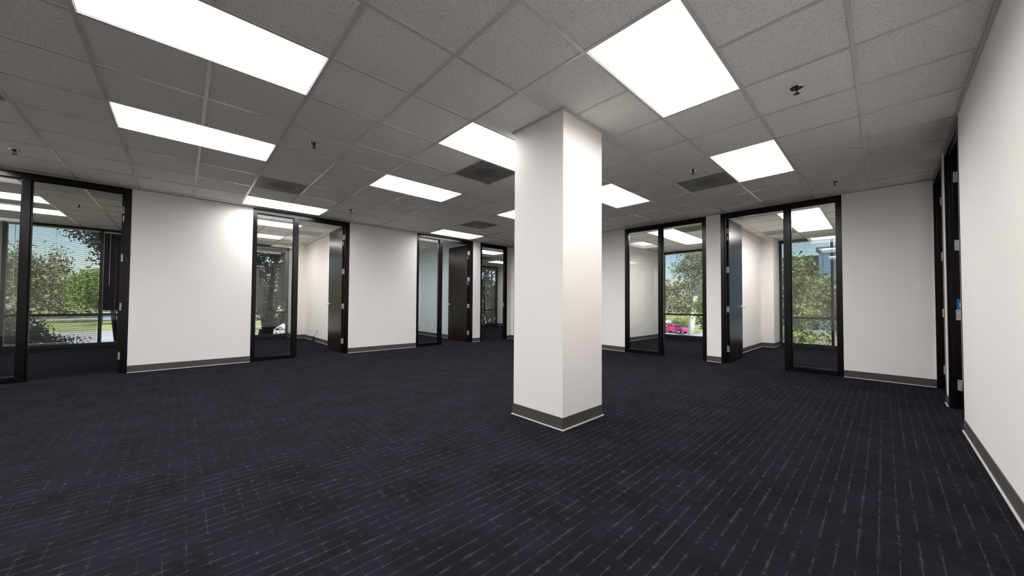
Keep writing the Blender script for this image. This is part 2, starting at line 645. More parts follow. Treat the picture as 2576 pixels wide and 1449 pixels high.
# ------------------------------------------------------------------ glazed door fronts
def front(n, label, f, s0, s1, mull=None, glass_first=True, hinge='hi', swing=90, sticker=None, closed=False, back_handle=True):
    """f maps (s along wall in modules, t through the wall in metres, z in metres) to the world.
    mull: (a, b) of the mullion in modules. hinge: 'lo' or 'hi' end of the door bay."""
    tw = TW * U
    J = 0.060 if n != 8 else 0.050
    HD = 0.080
    S0, S1 = s0 * U, s1 * U
    F = lambda s, t_, z_: f(s, t_, z_)
    root = empty('door_%d' % n, F((S0 + S1) / 2, tw / 2, 0), label, 'door', kind='structure')
    fr = MB(F)
    e0, e1 = -0.003, tw + 0.010
    zt = H - 0.009
    fr.box(S0, S0 + J, e0, e1, 0, zt)
    fr.box(S1 - J, S1, e0, e1, 0, zt)
    fr.box(S0 + J, S1 - J, e0, e1, zt - HD, zt)
    # bays
    if mull:
        m0, m1 = mull[0] * U, mull[1] * U
        fr.box(m0, m1, e0, e1, 0, zt - HD)
        g0, g1 = (S0 + J, m0) if glass_first else (m1, S1 - J)
        d0, d1 = (m1, S1 - J) if glass_first else (S0 + J, m0)
        fr.box(g0, g1, e0, e1, 0, 0.068)
        # glazing beads
        for (a, b, c, d) in ((g0, g0 + .012, .068, zt - HD), (g1 - .012, g1, .068, zt - HD), (g0 + .012, g1 - .012, .068, .080), (g0 + .012, g1 - .012, zt - HD - .012, zt - HD)):
            fr.box(a, b, tw * .30, tw * .70, c, d)
        gm = MB(F)
        gm.box(g0 + .004, g1 - .004, tw / 2 - .003, tw / 2 + .003, .074, zt - HD - .006)
        gl = gm.build('glass', MGLASS, root)
    else:
        d0, d1 = S0 + J, S1 - J
    # door stops
    ts = tw - 0.058
    fr.box(d0, d0 + .016, .02, ts, 0, zt - HD)
    fr.box(d1 - .016, d1, .02, ts, 0, zt - HD)
    fr.box(d0 + .016, d1 - .016, .02, ts, zt - HD - .016, zt - HD)
    fo = fr.build('frame', MBLACK, root, bevel=0.0015)
    # leaf, hinged at the far face of the frame
    W = (d1 - d0) - .006
    TH = 0.045
    zl0, zl1 = 0.010, zt - HD - .004
    sg = -1 if hinge == 'hi' else 1
    hs = d1 - .003 if hinge == 'hi' else d0 + .003
    ht = tw + 0.006
    ph = math.radians(swing)

    def L(a, b, z_):
        """a: along the leaf from the hinge, b: out of the leaf toward the far room when shut"""
        dt = a * math.sin(ph) + b * math.cos(ph)
        ds = sg * (a * math.cos(ph) - b * math.sin(ph))
        return F(hs + ds, ht + dt, z_)
    # when shut b runs from -TH to 0 (leaf sits inside the frame)
    lf = MB(L).box(0, W, -TH, 0, zl0, zl1).build('door_leaf', MWOOD, root, bevel=0.0015)
    for hz in (0.25, 0.98, 1.71, 2.43):
        hm = MB(L)
        hm.box(-.0018, 0, -.040, .0, hz - .055, hz + .055)
        hm.k = 0
        hm2 = MB(F)
        js = hs + (-sg) * .003
        a, b = sorted((js, js + sg * .0018))
        hm.f = F
        hm.box(a, b, tw - .052, tw - .006, hz - .055, hz + .055)
        hm.k = 1
        for dz in (-.040, -.014, .014, .040):
            q0, q1 = sorted((js + sg * .0018, js + sg * .0026))
            off_ = .016 if dz in (-.014, .04) else 0
            hm.box(q0, q1, tw - .020 - off_ - .004, tw - .020 - off_ + .004, hz + dz - .004, hz + dz + .004)
        hm.k = 0
        hm.tube([(hs, ht + .004, hz - .057), (hs, ht + .004, hz + .057)], .0065, 10)
        for dz in (-.040, -.014, .014, .040):
            hm.f = L
            hm.k = 1
            hm.tube([(-.0030, -.012 - (.016 if dz in (-.014, .04) else 0), hz + dz), (-.0012, -.012 - (.016 if dz in (-.014, .04) else 0), hz + dz)], .0042, 8)
        hm.build('hinge', [MPLATE, MDARKMET], lf)
    # small catch body below the top hinge
    cm = MB(L)
    cm.tube([(-.006, -.022, 2.27), (-.006, -.022, 2.33)], .008, 10)
    cm.box(-.004, 0, -.034, -.010, 2.255, 2.345)
    cm.build('catch', MSTEEL, lf)
    # lever set on both faces
    hm = MB(L)
    ax = W - 0.065
    for b0, sd in ((0.0, 1), (-TH, -1)):
        hm.tube([(ax, b0, 1.02), (ax, b0 + sd * .008, 1.02)], .033, 20)
        hm.tube([(ax, b0 + sd * .008, 1.02), (ax, b0 + sd * .050, 1.02)], .011, 12)
        hm.tube([(ax + .008, b0 + sd * .052, 1.02), (ax - .045, b0 + sd * .056, 1.021), (ax - .095, b0 + sd * .053, 1.018), (ax - .112, b0 + sd * .045, 1.016)], .0095, 12, .0075)
    hm.box(W - .001, W + .0015, -TH + .010, -.010, .96, 1.08)
    ho = hm.build('handle', MSTEEL, lf, smooth=False)
    ho['label'] = 'brushed steel lever handle'
    # strike plate on the other jamb
    st = MB(F)
    oj = d0 if hinge == 'hi' else d1
    a, b = sorted((oj, oj + (.0015 if hinge == 'hi' else -.0015)))
    st.box(a, b, tw - .045, tw - .012, .95, 1.09)
    st.build('strike_plate', MPLATE, root)
    if sticker:
        z0, z1 = sticker
        sm = MB(L)
        if n == 8:                  # stuck on the far jamb above the middle hinge
            sm.f = F
            sm.box(d1 - .0012, d1 - .0002, tw - .046, tw - .004, z0, z1)
            sm.k = 1
            sm.box(d1 - .0016, d1 - .0012, tw - .028, tw - .014, z0 + .025, z1 - .04)
        else:
            sm.box(-.0025, -.0005, -.042, -.004, z0, z1)
            sm.k = 1
            sm.box(-.0032, -.0025, -.030, -.018, z0 + .02, z1 - .035)
        so = sm.build('sticker', [MTAPE, MLABEL], root if n == 8 else lf)
        so['label'] = 'bright blue sticker'
    return root


fl = lambda s, t_, z_: (s, YL * U + t_, z_)
fb = lambda s, t_, z_: (XR * U + t_, s, z_)
frr = lambda s, t_, z_: (s, YN * U - t_, z_)
front(1, 'black glazed office front at the left edge with its dark door folded back', fl, -3.70, -0.945, (-2.565, -2.445), True, 'hi', 91)
front(2, 'black glazed office front in the long wall, dark door open beside two outlets', fl, 1.491, 4.226, (2.545, 2.662), True, 'hi', 90)
front(3, 'black glazed front before the pale blue wall, dark door open', fl, 6.800, 9.585, (7.860, 7.985), True, 'hi', 90, sticker=(1.55, 1.66))
front(4, 'narrow black door frame without sidelight, leaf swung away', fl, 10.017, 11.680, None, True, 'lo', 92)
front(5, 'black glazed front directly right of the column, sidelight on its left', fb, 3.737, 6.457, (5.110, 5.237), False, 'lo', 96)
front(6, 'black glazed front with dark door on the left and wide sidelight', fb, 0.690, 3.340, (1.690, 1.814), True, 'hi', 90)
front(7, 'black door frame mostly hidden behind the column', fb, 10.55, 12.30, None, True, 'hi', 0)
front(8, 'black door frame nearest the camera in the right wall', frr, 8.145, 9.865, None, True, 'hi', 90, sticker=(1.035, 1.145))
front(9, 'black door frame in the far corner of the right wall', frr, 10.240, 11.960, None, True, 'hi', 90)


# ------------------------------------------------------------------ windows of the two facades
def window(n, label, f, s0, s1, mulls, d=0.10):
    """f maps (s, t outward, z); s in modules"""
    root = empty('window_%d' % n, f((s0 + s1) / 2 * U, d / 2, 0), label, 'window', kind='structure')
    fr = MB(f)
    S0, S1 = s0 * U, s1 * U
    w = 0.055
    zt = H - .004
    zb = 0.0
    fr.box(S0, S1, 0, d, zb, zb + .085)
    fr.box(S0, S1, 0, d, zt - .05, zt)
    fr.box(S0, S0 + w, 0, d, zb + .085, zt - .05)
    fr.box(S1 - w, S1, 0, d, zb + .085, zt - .05)
    edges = [S0 + w]
    for m_ in mulls:
        fr.box(m_ * U - w / 2, m_ * U + w / 2, 0, d, zb + .085, zt - .05)
        edges += [m_ * U - w / 2, m_ * U + w / 2]
    edges.append(S1 - w)
    for k in range(0, len(edges), 2):
        a, b = edges[k], edges[k + 1]
        fr.box(a, b, 0.0, d, .715, .765)
    fr.build('window_frame', MBRONZE, root, bevel=0.002)
    for k in range(0, len(edges), 2):
        a, b = edges[k], edges[k + 1]
        for z0, z1 in ((zb + .085, .715), (.765, zt - .05)):
            MB(f).box(a, b, d * .6, d * .6 + .006, z0, z1).build('glass', MWGLASS, root)
    return root, edges


fN = lambda s, t_, z_: (s, YW * U + t_, z_)
fE = lambda s, t_, z_: (XW * U + t_, s, z_)
win = {}
win['A'] = window(1, 'wide bronze window of the left office, one blind open and one shut', fN, -4.56, 0.30, [-2.30, -0.9])
win['B'] = window(2, 'bronze window with a dark tree close outside', fN, 0.50, 3.97, [1.75])
win['C'] = window(3, 'bronze window hidden beside the pale blue wall', fN, 4.60, 9.70, [6.3, 8.0])
win['D'] = window(4, 'dark bronze window of the far office full of leaves', fN, 9.88, 18.10, [11.9, 13.9, 15.95])
win['E'] = window(5, 'bronze window right of the column looking on a pale trunk', fE, 3.70, 8.10, [5.80])
win['F'] = window(6, 'bronze window of the right office facing the blue building', fE, YN, 3.08, [1.40])
win['A2'] = window(7, 'bronze window beyond the pier of the left office', fN, -7.0, -5.4, [])


def blind(label, f, a, b, z0, mode, wand=True, group='mini blinds in the office windows'):
    """a, b in metres; hangs just inside the glass; slats open at a small tilt, or shut"""
    root = empty('window_blind', f((a + b) / 2, .02, H - .06), label, 'blind', group)
    a += .008
    b -= .012
    zt = H - .060
    MB(f).box(a, b, .008, .036, zt - .028, zt).build('head_rail', MRAIL, root)
    sl = MB(f)
    pitch_ = 0.0225
    if mode == 'raised':
        zz = zt - .030
        for k in range(28):
            sl.box(a, b, .010, .034, zz - .0016, zz)
            zz -= .0022
        zend = zz
    else:
        tilt = math.radians(24 if mode == 'open' else 74)
        zz = zt - .045
        hw_ = .0125
        while zz > z0 + .03:
            dy, dz = hw_ * math.cos(tilt), hw_ * math.sin(tilt)
            cy = .022
            crown = .0016
            n = len(sl.v)
            th = .0006
            for s in (a, b):
                for (yy, zq) in ((cy - dy, zz + dz), (cy, zz + crown), (cy + dy, zz - dz), (cy + dy, zz - dz - th), (cy, zz + crown - th), (cy - dy, zz + dz - th)):
                    sl.v.append(f(s, yy, zq))
            for k in range(6):
                k2 = (k + 1) % 6
                sl.q.append((n + k, n + k2, n + 6 + k2, n + 6 + k))
                sl.mi.append(0)
            sl.q.append(tuple(n + k for k in range(6)))
            sl.q.append(tuple(n + 6 + k for k in reversed(range(6))))
            sl.mi += [0, 0]
            zz -= pitch_
        zend = zz
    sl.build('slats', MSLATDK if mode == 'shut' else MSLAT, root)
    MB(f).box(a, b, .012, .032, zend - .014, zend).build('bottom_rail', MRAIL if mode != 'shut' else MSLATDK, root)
    nn = 3 if b - a > .9 else 2
    for k in range(nn):
        s = a + (b - a) * (k + .5) / nn
        for yy in (.0085, .0355):
            MB(f).box(s - .0008, s + .0008, yy, yy + .001, zend - .01, zt - .02).build('ladder_cord', MCORD, root)
    if wand:
        wx = a + .10
        MB(f).tube([(wx, .002, zt - .02), (wx, -.006, zt - .06), (wx - .004, -.006, zt - 1.25)], .0042, 8).build('wand', MRAIL, root)
    return root


eA = win['A'][1]
blind('open mini blind across the wide bay of the left office window', fN, eA[0], eA[1], .10, 'open')
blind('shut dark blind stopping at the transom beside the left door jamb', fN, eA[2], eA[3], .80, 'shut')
blind('raised blind in the short bay nearest the partition of the left office', fN, eA[4], eA[5], 0, 'raised')
eB = win['B'][1]
blind('raised blind above the dark tree behind the second glazed front', fN, eB[2], eB[3], 0, 'raised')
blind('raised blind in the hidden bay of the second office', fN, eB[0], eB[1], 0, 'raised', wand=False)
eD = win['D'][1]
blind('raised blind with long wand at the far office window', fN, eD[6], eD[7], 0, 'raised')
eE = win['E'][1]
blind('open mini blind ending at the transom, pale trunk behind it', fE, eE[2], eE[3], .78, 'open', wand=False)
blind('open mini blind in the hidden bay right of the column', fE, eE[0], eE[1], .78, 'open', wand=False)
eF = win['F'][1]
blind('open mini blind to the sill in the wide bay facing the blue building', fE, eF[2], eF[3], .10, 'open', wand=False)
blind('open mini blind to the sill in the bay beside the right jamb', fE, eF[0], eF[1], .10, 'open', wand=False)
blind('open mini blind beyond the pier at the left picture edge', fN, win['A2'][1][0], win['A2'][1][1], .10, 'open', wand=False)


# ------------------------------------------------------------------ ceiling lights
def make_light(lens=None):
    e = bpy.data.objects.new('ceiling_light', None)
    COL.objects.link(e)
    hs = MB()
    X, Y, D = 2 * U - .024, U - .024, 0.098
    wt = .006
    hs.box(0, X, 0, wt, 0, D)
    hs.box(0, X, Y - wt, Y, 0, D)
    hs.box(0, wt, wt, Y - wt, 0, D)
    hs.box(X - wt, X, wt, Y - wt, 0, D)
    hs.box(0, X, 0, Y, D + .006, D + .012)
    h_ = hs.build('housing', MHOUSE)
    h_.parent = e
    ln = MB().box(wt, X - wt, wt, Y - wt, D - .002, D + .005).build('lens', lens or MLENS)
    ln.parent = e
    ln['label'] = 'glowing white lens'
    return e


MLENS.cycles.emission_sampling = 'FRONT'
MLENSO.cycles.emission_sampling = 'FRONT'
light_labels = {
    (-2, 0): 'large bright ceiling light cut by the top edge, upper left of the picture',
    (-2, 3): 'long ceiling light second from the top left, above the plain cream wall',
    (0, 7): 'ceiling light just above the second glazed front in the long wall',
    (2, -3): 'largest ceiling light, top right between column and right wall',
    (2, 0): 'ceiling light partly hidden behind the top left of the column',
    (2, 3): 'ceiling light two tiles left of the column, middle distance',
    (6, -3): 'ceiling light beside the dark vent above the right office front',
    (6, 0): 'ceiling light emerging right of the column',
    (6, 3): 'small far ceiling light showing at the left side of the column',
    (6, 7): 'far ceiling light above the glazed front with the blue wall',
    (-6, 7): 'ceiling light whose tip shows at the left picture edge above the frame',
    (-6, 11): 'nearer ceiling light inside the left office',
    (-6, 13): 'farther ceiling light inside the left office',
    (0, 10): 'nearer ceiling light in the office with the two outlets',
    (0, 13): 'farther ceiling light in the office with the two outlets',
    (10, 10): 'nearer ceiling light seen through the narrow doorway',
    (14, 13): 'farther ceiling light seen through the narrow doorway',
    (12, 1): 'nearer of two joined ceiling lights in the office right of the column',
    (14, 1): 'farther of two joined ceiling lights in the office right of the column',
    (12, -3): 'nearer of two joined ceiling lights behind the wide right sidelight',
    (14, -3): 'farther of two joined ceiling lights behind the wide right sidelight',
}
proto, proto_o = make_light(), make_light(MLENSO)
for n, (i, j) in enumerate(main_lights + office_lights):
    src = proto if n < len(main_lights) else proto_o
    o = src if n in (0, len(main_lights)) else copy_tree(src)
    o.location = (GX + i * U + .012, GY + j * U + .012, H + .004)
    tag(o, light_labels.get((i, j), 'recessed ceiling light outside the picture'), 'ceiling light', group='recessed ceiling lights')


# ------------------------------------------------------------------ vents
def make_vent(pm_, name='ceiling_vent'):
    e = bpy.data.objects.new(name, None)
    COL.objects.link(e)
    W = U - .024
    f_ = MB()
    f_.box(0, W, 0, .02, 0, .006).box(0, W, W - .02, W, 0, .006).box(0, .02, .02, W - .02, 0, .006).box(W - .02, W, .02, W - .02, 0, .006)
    f_.box(0, W, 0, W, .05, .055)
    fo = f_.build('vent_frame', MPERF if pm_ is MPERF else MTEE)
    fo.parent = e
    pl = MB().box(.02, W - .02, .02, W - .02, .002, .0045).build('perforated_plate', pm_)
    pl.parent = e
    dk = MB(lambda a, b, c: (a + W / 2, b + W / 2, c)).lathe([(.15, .0016), (.15, .0022), (.0, .0022)][:2], 32).build('diffuser_disc', MPERFL if pm_ is not MPERF else MPERF2)
    dk.parent = e
    return e


MPERF2 = new_mat('perforated grey diffuser centre', (0.105, 0.10, 0.095), 0.5, metal=0.2)
vent_labels = {
    (0, 5): 'dark square ceiling vent above the second glazed front',
    (3, 1): 'grey ceiling vent just left of the column, beside a light',
    (7, -2): 'dark ceiling vent right of the column beside a bright light',
    (6, 5): 'dark ceiling vent far back above the blue-walled office front',
    (-4, 3): 'dark ceiling vent cut by the left picture edge',
    (2, 11): 'round-centred ceiling vent inside the office with the two outlets',
    (12, 12): 'ceiling vent seen through the narrow doorway',
    (12, 0): 'dark ceiling vent inside the office right of the column',
    (15, -2): 'pale ceiling vent inside the right office behind the open door',
}
vp = make_vent(MPERF)
vl = make_vent(MPERFL)
used = set()
for (i, j) in vents:
    src = vl if (i, j) in ((15, -2), (2, 11)) else vp
    o = src if src.name not in used else copy_tree(src)
    used.add(src.name)
    o.location = (GX + i * U + .012, GY + j * U + .012, H - .001)
    tag(o, vent_labels[(i, j)], 'vent', group='square ceiling vents')


# ------------------------------------------------------------------ sprinklers
def make_sprinkler():
    e = bpy.data.objects.new('fire_sprinkler', None)
    COL.objects.link(e)
    es = MB().lathe([(.016, 0.0), (.020, -.006), (.037, -.006), (.043, -.002), (.043, 0.0)], 28).build('escutcheon', MCHROME, smooth=False)
    es.parent = e
    b = MB().lathe([(.014, 0), (.014, -.020), (.008, -.022)], 16)
    b.tube([(.011, 0, -.020), (.016, 0, -.032), (.004, 0, -.046)], .0028, 8)
    b.tube([(-.011, 0, -.020), (-.016, 0, -.032), (-.004, 0, -.046)], .0028, 8)
    b.tube([(0, 0, -.020), (0, 0, -.044)], .0025, 8)
    bo = b.build('sprinkler_body', MDARKMET)
    bo.parent = e
    d = MB()
    for k in range(10):
        th = 2 * math.pi * k / 10
        d.tube([(0, 0, -.048), (.019 * math.cos(th), .019 * math.sin(th), -.048)], .0030, 6)
    d.lathe([(.011, -.046), (.011, -.050)], 16)
    do = d.build('deflector', MDARKMET)
    do.parent = e
    return e


sp = make_sprinkler()
spr = [((0.46, 2.5), 'fire sprinkler between the two long lights and the middle lights'),
       ((-3.5, 6.6), 'fire sprinkler near the left picture edge above the glazed front'),
       ((2.5, 6.6), 'fire sprinkler beside the light over the second glazed front'),
       ((9.6, 2.5), 'fire sprinkler peeking out at the right side of the column'),
       ((4.5, -3.47), 'nearest fire sprinkler, between the big light and the right wall'),
       ((6.5, -1.56), 'fire sprinkler beside the dark vent right of the column'),
       ((9.5, -3.47), 'fire sprinkler above the wide sidelight near the right wall'),
       ((-3.43, 11.6), 'fire sprinkler inside the left office'),
       ((12.5, 11.3), 'fire sprinkler seen through the narrow doorway')]
for n, ((i, j), lb) in enumerate(spr):
    o = sp if n == 0 else copy_tree(sp)
    o.location = (GX + i * U, GY + j * U, H + .004)
    tag(o, lb, 'sprinkler', group='fire sprinklers')


# ------------------------------------------------------------------ outlets
def make_outlet(kind):
    e = bpy.data.objects.new('power_outlet' if kind == 'duplex' else 'data_outlet', None)
    COL.objects.link(e)
    pl = MB().box(-.036, .036, 0, .006, -.058, .058).build('cover_plate', MPLASTIC, bevel=.002)
    pl.parent = e
    s = MB()
    if kind == 'duplex':
        for z0 in (-.022, .022):
            so = MB().box(-.016, .016, .006, .0085, z0 - .014, z0 + .014).build('socket', MPLASTIC, bevel=.002)
            so.parent = e
            k = MB()
            k.box(-.0075, -.0050, .0085, .0092, z0 - .002, z0 + .007)
            k.box(.0050, .0075, .0085, .0092, z0 - .002, z0 + .007)
            k.box(-.0022, .0022, .0085, .0092, z0 - .010, z0 - .006)
            ko = k.build('slots', MSLOT)
            ko.parent = so
    else:
        s.box(-.012, .012, .006, .0088, -.010, .010)
        so = s.build('data_port', MPLASTIC)
        so.parent = e
        k = MB().box(-.007, .007, .0088, .0094, -.006, .005)
        k.box(-.003, .003, .006, .0072, -.050, -.044).box(-.003, .003, .006, .0072, .044, .050)
        ko = k.build('slots', MSLOT)
        ko.parent = e
    return e


od, oa = make_outlet('duplex'), make_outlet('data')
HP = math.pi / 2
outs = [('duplex', (4.42, 16.80), HP, .305, 'duplex outlet with a black cable plugged in, beside the open door'),
        ('data', (4.42, 17.25), HP, .305, 'white data outlet left of the plugged duplex outlet'),
        ('data', (9.70, 17.04), HP, .305, 'left white cover plate on the pale blue wall'),
        ('duplex', (9.70, 16.08), HP, .305, 'right white cover plate on the pale blue wall'),
        ('duplex', (16.81, 8.1), math.pi, .285, 'left white outlet behind the sidelight right of the column'),
        ('data', (17.70, 8.1), math.pi, .285, 'right white outlet behind the sidelight right of the column'),
        ('duplex', (17.35, 3.5), math.pi, .31, 'white outlet on the cream wall behind the open right door'),
        ('data', (18.42, 19.1), math.pi, .29, 'white outlet on the narrow pier of the far office')]
first = set()
for kind, (a, b), rz, z_, lb in outs:
    src = od if kind == 'duplex' else oa
    o = src if kind not in first else copy_tree(src)
    first.add(kind)
    o.location = (a * U, b * U, z_)
    o.rotation_euler = (0, 0, rz)
    tag(o, lb, 'outlet', group='white wall outlets')

# adapter and coiled cable on the floor below the outlet
ad = empty('power_adapter', um(4.30, 17.19, 0), 'black power adapter with coiled cable on the carpet against the wall', 'adapter')
cx, cy = 4.28 * U, 17.15 * U
MB().box(cx - .030, cx + .030, cy - .055, cy + .050, .0, .042).build('adapter_body', MCABLE, ad, bevel=.006)
cm = MB()
pts = []
for k in range(74):
    th = k * .5
    rr = .058 + .010 * math.sin(k * 1.7)
    pts.append((cx + .035 + .012 * math.sin(k * .9), cy + rr * math.cos(th), .078 + (rr - .004) * math.sin(th)))
cm.tube(pts, .0045, 6)
cm.tube([(cx + .03, cy, .10), (4.42 * U - .03, cy - .05, .17), (4.42 * U - .028, 16.84 * U, .25), (4.42 * U - .030, 16.81 * U, .280), (4.42 * U - .010, 16.80 * U, .283)], .0035, 6)
cm.build('cable', MCABLE, ad)
MB().box(4.42 * U - .032, 4.42 * U - .010, 16.80 * U - .012, 16.80 * U + .012, .272, .294).build('plug', MCABLE, ad, bevel=.003)
# ------------------------------------------------------------------ the building outside the rooms
GZ = -4.0
fc = MB()
X0, X1, Y0, Y1 = XM * U - .15, XW * U + .12, YS * U - .15, YW * U + .12
fc.box(X0, X1, Y0, Y1, GZ, -.06)
tag(fc.build('wall_lower_storey', MCONC), 'storey of the building under the carpeted floor', 'building', kind='structure')
fc = MB().box(X0, X1, Y0, Y1, H + .30, H + 7.5)  # unseen upper storeys, height chosen so their shadow covers the near trees
tag(fc.build('shading_roof', MCONC), 'unseen upper block of the building, made tall to shade the near trees', 'building', kind='structure')
fc = MB()
for a, b, c, d in ((X0, X1, Y1 - .1, Y1), (X0, X1, Y0, Y0 + .1), (X0, X0 + .1, Y0, Y1), (X1 - .1, X1, Y0, Y1)):
    fc.box(a, b, c, d, H + .03, H + .30)
tag(fc.build('wall_spandrel', MCONC), 'band of facade between ceiling and upper storeys', 'building', kind='structure')
fc = MB()
for a, b in ((XM, -7.0), (-5.4, -4.56), (0.30, 0.50), (3.97, 4.60), (9.70, 9.88), (18.10, XW)):
    fc.box(a * U, b * U, YW * U, Y1, 0, H + .03)
tag(fc.build('wall_north', MCONC), 'concrete piers between the windows of the long facade', 'wall', kind='structure')
fc = MB()
for a, b in ((YS, YN), (3.08, 3.70), (8.10, YW + .1)):
    fc.box(XW * U, X1, a * U, b * U, 0, H + .03)
tag(fc.build('wall_east', MCONC), 'concrete piers between the windows of the right facade', 'wall', kind='structure')


# ------------------------------------------------------------------ ground
def ground_mat(name, c1, c2, scale):
    m = new_mat(name, c1, 0.95, spec=0.1)
    t = NT(m)
    p, x, y, z = t.pos()
    t.link(t.mix(t.ramp(t.noise(p, scale, 4.0), 0.35, 0.65), c1, c2), t.b.inputs['Base Color'])
    return m


MLAWN = ground_mat('lawn grass', (0.17, 0.20, 0.075), (0.30, 0.31, 0.13), 0.25)
MASPH = ground_mat('pale asphalt', (0.26, 0.26, 0.27), (0.36, 0.355, 0.35), 0.6)
MWALK = ground_mat('concrete walk', (0.46, 0.44, 0.41), (0.55, 0.53, 0.50), 0.8)
tag(MB().box(-260, 320, -260, 320, GZ - .3, GZ).build('ground', MLAWN), 'sunlit lawn around the building', 'ground', kind='structure')
tag(MB().box(-120, 68, 58, 86, GZ, GZ + .03).build('road_1', MASPH), 'parking lot beyond the long facade', 'parking lot', kind='structure')
tag(MB().box(46, 68, -70, 58, GZ, GZ + .03).build('road_2', MASPH), 'parking lot beyond the right facade', 'parking lot', kind='structure')
tag(MB().box(82, 92, -200, 250, GZ, GZ + .03).build('road_3', MASPH), 'street beyond the lawn', 'street', kind='structure')
tag(MB().box(-200, 82, 140, 150, GZ, GZ + .03).build('road_4', MASPH), 'street beyond the parking lot', 'street', kind='structure')
tag(MB().box(-120, 44, 54, 56.6, GZ, GZ + .06).build('path_1', MWALK), 'pale concrete walk beside the parking lot', 'path', kind='structure')


# ------------------------------------------------------------------ trees
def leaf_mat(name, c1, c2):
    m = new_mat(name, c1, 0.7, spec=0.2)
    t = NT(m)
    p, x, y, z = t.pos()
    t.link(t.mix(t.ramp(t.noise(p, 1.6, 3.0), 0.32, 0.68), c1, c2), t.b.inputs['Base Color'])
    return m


ML_DARK = leaf_mat('shade darkened broad leaves', (0.007, 0.010, 0.007), (0.018, 0.026, 0.011))  # near-black colour stands in for the backlit silhouette of the near trees
ML_YEL = leaf_mat('yellow green leaves', (0.12, 0.15, 0.05), (0.36, 0.37, 0.14))
ML_EUC = leaf_mat('grey green eucalyptus leaves', (0.17, 0.20, 0.11), (0.38, 0.40, 0.23))
ML_BRN = leaf_mat('brown green leaves', (0.15, 0.15, 0.07), (0.34, 0.29, 0.17))
ML_GRN = leaf_mat('fresh green leaves', (0.07, 0.14, 0.03), (0.22, 0.30, 0.06))
M_BARK = new_mat('dark bark', (0.030, 0.026, 0.022), 0.9)
M_PALE = new_mat('pale eucalyptus bark', (0.62, 0.58, 0.52), 0.8)


def leaves(blobs, n, size, mat, parent):
    """blobs: (x, y, z, rx, ry, rz, weight)"""
    w = np.array([b[6] for b in blobs], float)
    idx = rng.choice(len(blobs), n, p=w / w.sum())
    B = np.array([b[:6] for b in blobs], float)[idx]
    d = rng.normal(size=(n, 3))
    d /= np.linalg.norm(d, axis=1)[:, None]
    r = rng.uniform(0.25, 1.0, n) ** 0.5
    # cluster leaves into sprays
    c = B[:, :3] + d * r[:, None] * B[:, 3:6]
    nc = max(8, n // 26)
    cen = c[rng.integers(0, n, nc)]
    k = rng.integers(0, nc, n)
    c = cen[k] + rng.normal(size=(n, 3)) * np.array([size * 2.6, size * 2.6, size * 1.5])
    a = rng.normal(size=(n, 3))
    a /= np.linalg.norm(a, axis=1)[:, None]
    b = np.cross(a, rng.normal(size=(n, 3)))
    b /= np.linalg.norm(b, axis=1)[:, None]
    s = size * rng.uniform(.6, 1.25, n)[:, None]
    V = np.empty((n * 4, 3))
    V[0::4] = c - a * s
    V[1::4] = c + b * s * .5
    V[2::4] = c + a * s
    V[3::4] = c - b * s * .5
    me = bpy.data.meshes.new('foliage')
    me.vertices.add(n * 4)
    off = np.array(parent.location)
    me.vertices.foreach_set('co', (V - off).ravel())
    me.loops.add(n * 4)
    me.loops.foreach_set('vertex_index', np.arange(n * 4, dtype=np.int32))
    me.polygons.add(n)
    me.polygons.foreach_set('loop_start', np.arange(0, n * 4, 4, dtype=np.int32))
    me.materials.append(mat)
    me.update(calc_edges=True)
    me.validate()
    o = bpy.data.objects.new('foliage', me)
    COL.objects.link(o)
    o.parent = parent
    return o


def tree(loc, h, crown, n, size, mat, bark, label, tr=0.2, group=None, lean=(0, 0), fork=0.45, cat='tree', name='tree'):
    x, y = loc
    root = empty(name, (x, y, GZ), label, cat, group)
    tm = MB()
    rad, cz, rz = crown
    top = Vector((x + lean[0], y + lean[1], GZ + cz))
    fk = Vector((x + lean[0] * .4, y + lean[1] * .4, GZ + cz * fork))
    tm.tube([(x, y, GZ - .1), tuple((Vector((x, y, GZ)) + fk) / 2 + Vector((.03 * h * .2, 0, 0))), tuple(fk)], tr, 10, tr * .72)
    R_ = random.Random(int(x * 31 + y * 17))
    blobs = []
    nb = 7
    for k in range(nb):
        th = 2 * math.pi * k / nb + R_.uniform(-.4, .4)
        rr = rad * R_.uniform(.35, .62)
        e = top + Vector((math.cos(th) * rr, math.sin(th) * rr, R_.uniform(-.5, .7) * rz))
        mid = (fk + e) / 2 + Vector((R_.uniform(-.2, .2), R_.uniform(-.2, .2), -.08 * rz)) * rad * .3
        tm.tube([tuple(fk), tuple(mid), tuple(e)], tr * (.45 if n > 9000 else .26), 7, tr * .10)
        blobs.append((*e, rad * .55, rad * .55, rz * .5, 1.0))
    blobs.append((*top, rad * .7, rad * .7, rz * .8, 1.6))
    tm.tube([tuple(fk), tuple((fk + top) / 2), tuple(top + Vector((0, 0, rz * .5)))], tr * .6, 8, tr * .15)
    tm.build('trunk', bark, root, smooth=True)
    leaves(blobs, n, size, mat, root)
    return root


TG = 'trees outside the windows'
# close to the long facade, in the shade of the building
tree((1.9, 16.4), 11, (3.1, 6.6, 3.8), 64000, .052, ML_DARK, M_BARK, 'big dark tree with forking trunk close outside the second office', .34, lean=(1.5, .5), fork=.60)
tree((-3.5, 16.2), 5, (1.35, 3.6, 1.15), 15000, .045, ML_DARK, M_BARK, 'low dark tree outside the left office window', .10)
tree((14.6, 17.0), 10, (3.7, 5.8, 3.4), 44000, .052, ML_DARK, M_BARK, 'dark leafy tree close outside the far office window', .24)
tree((-1.45, 16.7), 9, (1.1, 6.9, 1.0), 17000, .045, ML_DARK, M_BARK, 'dark tree crown hanging at the upper right of the left window', .12)
